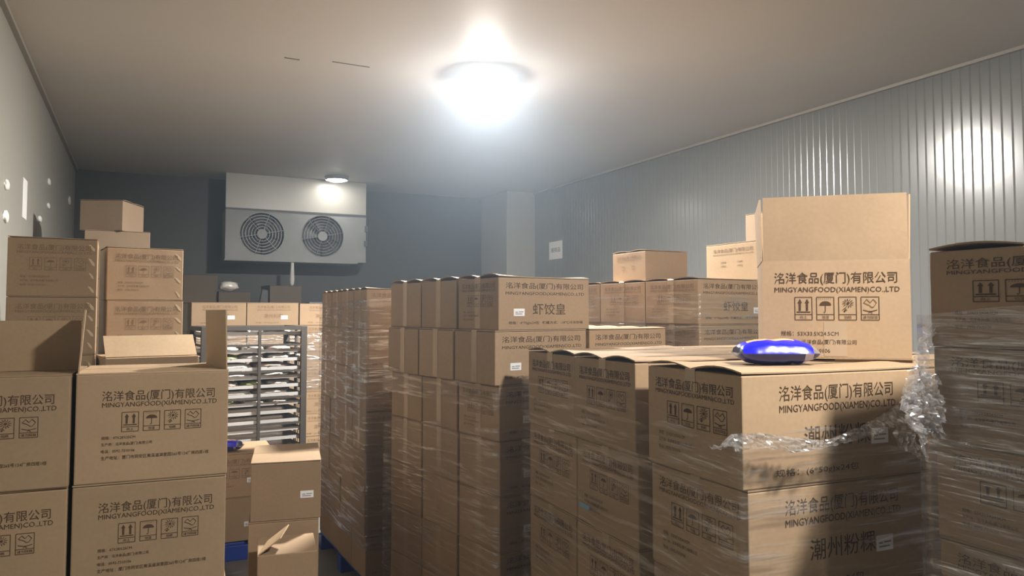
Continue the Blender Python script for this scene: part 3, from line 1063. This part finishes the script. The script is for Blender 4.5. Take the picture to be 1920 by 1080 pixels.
# ------------------------------------------------------------------ snack packs
def snack_pack(label, M, L, W, H, seed):
    t = bpy.data.objects.new('snack_pack', None)
    COL.objects.link(t)
    tag(t, label, 'snack pack', 'blue snack packs')
    t.matrix_world = M
    NU, NV = 28, 16

    def surf(u, v, sgn):
        x = (u - .5) * L
        e = max(0, 1 - abs(2 * u - 1) ** 3.2) ** .55 * max(0, 1 - abs(2 * v - 1) ** 2.6) ** .5
        wob = 1 + .16 * noise.noise(Vector((u * 7 + seed, v * 6, sgn)))
        pinch = 1 - .20 * abs(2 * u - 1) ** 6 + .03 * noise.noise(Vector((u * 13, seed, 0)))
        yy = (v - .5) * W * pinch
        z0 = H * .48
        z = z0 + (H * .52 * e * wob if sgn > 0 else -H * .46 * e * wob)
        return (x, yy, z)
    for nm_, sgn, mat in (('upper_wrap', 1, BAGBLUE), ('lower_wrap', -1, BAGNAVY)):
        verts, faces, mi = [], [], []
        for i in range(NU + 1):
            for j in range(NV + 1):
                verts.append(surf(i / NU, j / NV, sgn))
        for i in range(NU):
            for j in range(NV):
                a = i * (NV + 1) + j
                faces.append((a, a + NV + 1, a + NV + 2, a + 1) if sgn > 0 else (a, a + 1, a + NV + 2, a + NV + 1))
                u, v = (i + .5) / NU, (j + .5) / NV
                if sgn > 0:
                    k = 1 if (.14 < u < .74 and .44 < v < .82) else 0
                    if u < .045 or u > .90:
                        k = 2
                else:
                    k = 1 if (.10 < u < .90 and v < .45 and (u > .80)) else 0
                mi.append(k)
        me = bpy.data.meshes.new(nm_)
        me.from_pydata(verts, [], faces)
        me.materials.append(mat)
        me.materials.append(BAGORANGE if sgn > 0 else PACK_CLEAR)
        me.materials.append(PACK_CLEAR)
        for p, k in zip(me.polygons, mi):
            p.material_index = k
            p.use_smooth = True
        o = obj(nm_, me, None, t)
    for s in (-1, 1):
        b = bmesh.new()
        for k in range(9):
            y0 = -W * .36 + k * W * .08
            x0 = s * L * .49
            vs = [b.verts.new(p) for p in ((x0, y0, H * .48 + .002 * (k % 2)), (x0, y0 + W * .08, H * .48 + .002 * ((k + 1) % 2)),
                                           (x0 + s * L * .05, y0 + W * .08, H * .48 - .006 + .004 * ((k + 1) % 2)), (x0 + s * (L * .05 - .003 * (k % 2)), y0, H * .48 - .006 + .004 * (k % 2)))]
            b.faces.new(vs)
        bmesh.ops.remove_doubles(b, verts=b.verts, dist=.0005)
        obj('crimped_end', b, PACK_CLEAR, t)


MR_ = Matrix.Translation((1.772, 1.722, 1.5665)) @ Matrix.Rotation(R(-28), 4, 'Z')
snack_pack('shiny blue and orange snack pack lying on the near right stack', MR_, .245, .145, .078, 1.0)
snack_pack('small blue snack pack on the carton before the tray rack', Matrix.Translation((.60, 5.72, .742)) @ Matrix.Rotation(R(-30), 4, 'Z'), .17, .12, .075, 4.0)

# ------------------------------------------------------------------ tray rack with trays and bags
MF = stack_matrix((0.43, 6.20), 7)
FW, FD, FH, FZ = .825, .50, 1.615, .10
t = thing('tray_rack', 'steel tray rack trolley loaded with trays and bags behind the near left pile', 'rack')
t.matrix_world = MF
b = bmesh.new(); bm_box(b, 0, .05, 0, .03, FZ, FH, .002)
pm = mesh_of(b, 'post'); pm.materials.append(STEEL)
for x in (0, FW - .05):
    for y in (0, FD - .03):
        obj('post', pm, None, t, (x, y, 0))
b = bmesh.new(); bm_box(b, 0, .022, -.004, .012, FZ + .05, FH - .03)
obj('centre_bar', b, STEEL, t, (FW * .52, 0, 0))
b = bmesh.new(); bm_box(b, 0, .02, 0, .02, FZ + .05, FH - .03)
obj('side_bar', b, STEEL, t, (FW - .022, FD * .5, 0))
for (x0, x1, y0, y1) in ((.05, FW - .05, 0, .03), (.05, FW - .05, FD - .03, FD), (0, .05, .03, FD - .03), (FW - .05, FW, .03, FD - .03)):
    b = bmesh.new(); bm_box(b, x0, x1, y0, y1, FH - .032, FH)
    obj('top_rail', b, STEEL, t)
    b = bmesh.new(); bm_box(b, x0, x1, y0, y1, FZ, FZ + .03)
    obj('bottom_rail', b, STEEL, t)
b = bmesh.new(); bm_box(b, 0, .028, .03, FD - .03, 0, .014)
rl = mesh_of(b, 'tray_runner'); rl.materials.append(STEEL)
b = bmesh.new(); bm_box(b, .05, FW - .05, .0, .012, 0, .016)
fb = mesh_of(b, 'front_rail'); fb.materials.append(STEEL)
b = bmesh.new(); bm_cyl(b, (0, -.015, .05), (0, .015, .05), .05, 20)
cm = mesh_of(b, 'caster'); cm.materials.append(BLACKP)
for x in (.025, FW - .025):
    for y in (.03, FD - .03):
        obj('caster', cm, None, t, (x, y, 0))
b = bmesh.new()
bm_box(b, .034, FW - .034, .035, FD - .035, .0145, .0175)
for (x0, x1, y0, y1) in ((.034, FW - .034, .018, .022), (.034, FW - .034, FD - .036, FD - .032), (.034, .038, .022, FD - .036), (FW - .038, FW - .034, .022, FD - .036)):
    bm_box(b, x0, x1, y0, y1, .0145, .040)
bm_box(b, .034, FW - .034, .022, .036, .0145, .0175)
tm = mesh_of(b, 'baking_tray'); tm.materials.append(TRAY)
PITCH = .0705
NLEV = 20
mats = [BAGWHITE, BAGPINK, BAGWHITE, BAGGREEN, BAGWHITE]


def lump_mesh(seed, L, W, H):
    b = bmesh.new()
    bmesh.ops.create_icosphere(b, subdivisions=3, radius=1)
    for v in b.verts:
        c = v.co.copy()
        e = 1 + .22 * noise.noise(c * 2.2 + Vector((seed, 0, 0))) + .10 * noise.noise(c * 5 + Vector((0, seed, 0)))
        sx = abs(c.x) ** .7 * (1 if c.x > 0 else -1)
        sy = abs(c.y) ** .7 * (1 if c.y > 0 else -1)
        v.co = Vector((sx * L / 2 * e, sy * W / 2 * e, max(-1, c.z) * H / 2 * e))
    zm = min(v.co.z for v in b.verts)
    for v in b.verts:
        v.co.z -= zm
    return mesh_of(b, 'food_bag', True)


LEVW = ['top', 'second', 'third', 'fourth', 'fifth', 'sixth', 'seventh', 'eighth', 'ninth', 'tenth', 'eleventh', 'twelfth', 'thirteenth', 'fourteenth', 'fifteenth', 'sixteenth', 'seventeenth', 'eighteenth', 'nineteenth', 'lowest']
bag_levels = {0: 2, 2: 3, 3: 3, 4: 2, 5: 2, 6: 3, 7: 2, 8: 3}
for k in range(NLEV):
    zz = FH - .085 - k * PITCH
    for x in (.008, FW - .036):
        obj('tray_runner', rl, None, t, (x, 0, zz))
    if k % 3 == 1:
        obj('front_rail', fb, None, t, (0, 0, zz - .004))
    if k in (1,):
        continue
    o = obj('baking_tray', tm, None)
    o.matrix_world = MF @ Matrix.Translation((0, .0 + random.uniform(-.006, .01), zz + .0005))
    tag(o, 'shallow metal tray on the %s level of the tray rack' % LEVW[k], 'tray', 'trays in the rack')
    nb = bag_levels.get(k, 0)
    for q in range(nb):
        L = .62 / nb
        me = lump_mesh(k * 3.1 + q * 1.7, L * .95, .34, .054)
        me.materials.append(mats[(k + q * 2) % 5])
        o = obj('food_bag', me, None)
        o.matrix_world = MF @ Matrix.Translation((.10 + L * (q + .5), .20, zz + .0185))
        tag(o, '%s bag of frozen food on the %s tray rack level' % (['left', 'middle', 'right'][q] if nb == 3 else ['left', 'right'][q], LEVW[k]), 'food bag', 'bags of frozen food on the trays')
# a plastic sheet lying on a tray and sticking out of the rack's right side
b = bmesh.new()
bmesh.ops.create_grid(b, x_segments=14, y_segments=8, size=.5)
for v in b.verts:
    c = v.co.copy()
    v.co = Vector((c.x * .36, c.y * .24, .012 + .010 * noise.noise(c * 6) - (.10 * max(0, c.x - .1) ** 1.5)))
bmesh.ops.solidify(b, geom=list(b.faces), thickness=.003)
o = obj('plastic_sheet', b, PAPER)
o.matrix_world = MF @ Matrix.Translation((FW - .02, .22, FH - .085 - 3 * PITCH + .035))
tag(o, 'white plastic sheet hanging out of the right side of the tray rack', 'plastic sheet')

# ------------------------------------------------------------------ air cooler on the back wall
CX0, CX1, CZ0, CZ1, CY = 1.02, 2.96, 2.45, 3.13, 10.75
t = thing('air_cooler', 'white two-fan air cooler unit hung high on the back wall', 'air cooler', (0, 0, 0))
fans = [(1.50, 2.81, .30), (2.33, 2.815, .30)]
# front sheet with two round openings
b = bmesh.new()
xs = [CX0, (fans[0][0] + fans[1][0]) / 2, CX1]
for k, (fx, fz, fr) in enumerate(fans):
    x0, x1 = xs[k], xs[k + 1]
    N = 48
    ring, outer = [], []
    for i in range(N):
        a = 2 * PI * i / N
        c, s = math.cos(a), math.sin(a)
        ring.append(b.verts.new((fx + fr * c, CY, fz + fr * s)))
        tt = 1e9
        if c > 1e-6: tt = min(tt, (x1 - fx) / c)
        if c < -1e-6: tt = min(tt, (x0 - fx) / c)
        if s > 1e-6: tt = min(tt, (CZ1 - fz) / s)
        if s < -1e-6: tt = min(tt, (CZ0 - fz) / s)
        outer.append(b.verts.new((fx + tt * c, CY, fz + tt * s)))
    for i in range(N):
        j = (i + 1) % N
        b.faces.new((ring[i], outer[i], outer[j], ring[j]))
    for (cx, cz) in ((x0, CZ0), (x1, CZ0), (x1, CZ1), (x0, CZ1)):
        best = sorted(range(N), key=lambda i: (outer[i].co - Vector((cx, CY, cz))).length)[:2]
        i, j = sorted(best)
        if j - i > 1: i, j = j, i
        v = b.verts.new((cx, CY, cz))
        b.faces.new((outer[i], v, outer[j]))
bmesh.ops.recalc_face_normals(b, faces=b.faces)
obj('front_panel', b, WHITE_METAL, t)
b = bmesh.new()
bm_box(b, CX0, CX1, CY + .001, CY + .45, CZ1 - .006, CZ1)
bm_box(b, CX0, CX0 + .006, CY + .001, CY + .45, CZ0, CZ1 - .006)
bm_box(b, CX1 - .006, CX1, CY + .001, CY + .45, CZ0, CZ1 - .006)
obj('casing', b, WHITE_METAL, t)
b = bmesh.new(); bm_box(b, CX0 + .006, CX1 - .006, CY + .20, CY + .45, CZ0, CZ1 - .006)
obj('coil', b, DARK_METAL, t)
b = bmesh.new()
bm_box(b, CX0 - .01, CX1 - .12, CY - .015, CY + .46, CZ0 - .022, CZ0 - .001, .004)
obj('drip_tray', b, WHITE_METAL, t)
b = bmesh.new(); bm_box(b, CX0, CX1, CY - .012, CY + .03, CZ1 + .001, CZ1 + .022)
obj('top_lip', b, DARK_METAL, t)
b = bmesh.new(); bm_box(b, CX0, CX1, CY + .01, CY + .04, CZ1 + .023, ZC - .002)
obj('upper_baffle', b, WALL, t)
for fx, fz, fr in fans:
    f = thing_f = bpy.data.objects.new('fan', None)
    COL.objects.link(f); f.parent = t; f.location = (fx, CY, fz)
    b = bmesh.new()
    bmesh.ops.create_cone(b, cap_ends=False, segments=48, radius1=fr, radius2=fr, depth=.12, matrix=Matrix.Translation((0, .06, 0)) @ Matrix.Rotation(PI / 2, 4, 'X'))
    obj('shroud', b, DARK_METAL, f)
    b = bmesh.new()
    for k in range(5):
        a0 = k * 2 * PI / 5 + .3
        rows = []
        for i in range(6):
            rr = .06 + (fr * .93 - .06) * i / 5
            sp = .42 + .14 * i / 5
            rows.append([b.verts.new((rr * math.cos(a0 + sp * s), .085 - .035 * s, rr * math.sin(a0 + sp * s))) for s in (-1, -.3, .3, 1)])
        for i in range(5):
            for j in range(3):
                b.faces.new((rows[i][j], rows[i + 1][j], rows[i + 1][j + 1], rows[i][j + 1]))
    bmesh.ops.solidify(b, geom=list(b.faces), thickness=.004)
    obj('blades', b, simple('fan_blade', (.17, .17, .17), .45) if 'fan_blade' not in MATS else MATS['fan_blade'], f)
    b = bmesh.new(); bm_cyl(b, (0, .11, 0), (0, .005, 0), .068, 24)
    obj('hub', b, WHITE_METAL, f)
    b = bmesh.new()
    for rr in (.10, .14, .18, .22, .26, .295):
        N = 40
        for i in range(N):
            a, a2 = 2 * PI * i / N, 2 * PI * (i + 1) / N
            vs = [b.verts.new((r_ * math.cos(q), -.004, r_ * math.sin(q))) for r_, q in ((rr - .003, a), (rr + .003, a), (rr + .003, a2), (rr - .003, a2))]
            b.faces.new(vs)
    for k in range(6):
        a = k * PI / 3 + .2
        bm_cyl(b, (.065 * math.cos(a), -.006, .065 * math.sin(a)), (fr * 1.02 * math.cos(a), -.006, fr * 1.02 * math.sin(a)), .004, 6)
    obj('guard', b, GRILL, f)
for (x, z_, w, h) in ((CX1 - .02, 2.90, .045, .09), (CX1 - .03, 2.69, .05, .08)):
    b = bmesh.new(); bm_box(b, x, x + w, CY - .03, CY - .002, z_, z_ + h, .004)
    obj('pipe_clamp', b, DARK_METAL, t)
b = bmesh.new()
bm_cyl(b, (CX1 + .03, CY + .05, 2.52), (CX1 + .03, CY + .05, 3.1), .016, 10)
bm_cyl(b, (CX1 + .03, CY + .05, 2.52), (CX1 - .05, CY + .03, 2.43), .016, 10)
obj('coolant_pipe', b, DARK_METAL, t)
b = bmesh.new()
pts = [(0, 0, 0, .022), (0, 0, -.12, .026), (0, .01, -.24, .034), (0, .01, -.30, .028), (0, .01, -.33, .008)]
for p, q in zip(pts[:-1], pts[1:]):
    bm_cyl(b, q[:3], p[:3], q[3], 12, p[3])
o = obj('drain_spout', b, ICE, None, (1.905, 10.72, CZ0 - .03)); tag(o, 'pale icy drain spout hanging below the air cooler', 'drain pipe')

# ------------------------------------------------------------------ small things at the back
me = lump_mesh(2.2, .24, .22, .13); me.materials.append(BAGWHITE)
o = obj('plastic_bag', me, None, None, (1.06, 10.62, 2.001)); tag(o, 'pale plastic bag lying on a dim carton by the back wall', 'bag')
b = bmesh.new(); bm_box(b, 0, .13, 0, .06, 0, .42, .01)
o = obj('black_sheet', b, BLACKP, None, (1.36, 10.22, 1.62)); o.rotation_euler = (0, R(10), 0)
tag(o, 'black plastic sheet leaning on the dim cartons below the cooler', 'plastic sheet')
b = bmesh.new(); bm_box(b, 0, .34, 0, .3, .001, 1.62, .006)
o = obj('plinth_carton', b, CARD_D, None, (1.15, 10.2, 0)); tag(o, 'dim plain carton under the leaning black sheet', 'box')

# wall papers and marks
b = bmesh.new(); bm_box(b, XR - .0016, XR - .0004, 0, .40, 0, .27)
t = obj('paper_notice', b, PAPER, None, (0, 9.59, 2.53)); tag(t, 'white paper notice with handwriting on the right wall', 'notice')
fl = Flat(); fl.text('报损品', .06, .34, .105, .175)
me = fl.mesh('handwriting', 'left'); me.materials.append(INK)
obj('handwriting', me, None, t, (XR - .0030, .40, 0))
b = bmesh.new(); bm_box(b, XL + .0004, XL + .0030, 0, .23, 0, .30, .0008)
o = obj('paper_strip', b, PAPER, None, (0, 6.60, 2.44)); tag(o, 'narrow white paper strip stuck high on the left wall', 'notice')
for k, (y, z_, r_) in enumerate(((5.83, 2.563, .030), (8.28, 2.964, .030), (5.83, 2.355, .036), (8.28, 2.737, .026), (7.66, 2.54, .026), (10.58, 3.097, .050))):
    b = bmesh.new()
    bmesh.ops.create_icosphere(b, subdivisions=3, radius=1)
    for v in b.verts:
        c = v.co.copy()
        e = 1 + .25 * noise.noise(c * 1.8 + Vector((k * 3.1, 0, 0)))
        v.co = Vector((max(-.1, c.x) * .018, c.y * r_ * 2.6 * e, c.z * r_ * 1.15 * e))
    o = obj('foam_lump', mesh_of(b, 'foam_lump', True), FROST, None, (XL + .002, y, z_))
    tag(o, 'white foam lump on the left wall, ' + ['upper one nearest the viewer', 'above the paper strip corner', 'lower one nearest the viewer', 'middle one past the paper strip', 'lowest one past the paper strip', 'large one by the back corner'][k], 'foam lump', 'foam lumps on the left wall')
# blue smear sticker on the near right film
b = bmesh.new(); bm_box(b, 0, .0012, 0, .075, 0, .017, .0004)
o = obj('blue_tape_scrap', b, simple('pale_blue_tape', (.16, .30, .42), .5), None)
o.matrix_world = MO @ Matrix.Translation((-.036, .78, 1.02)); tag(o, 'pale blue scrap of tape on the near right film', 'tape scrap')
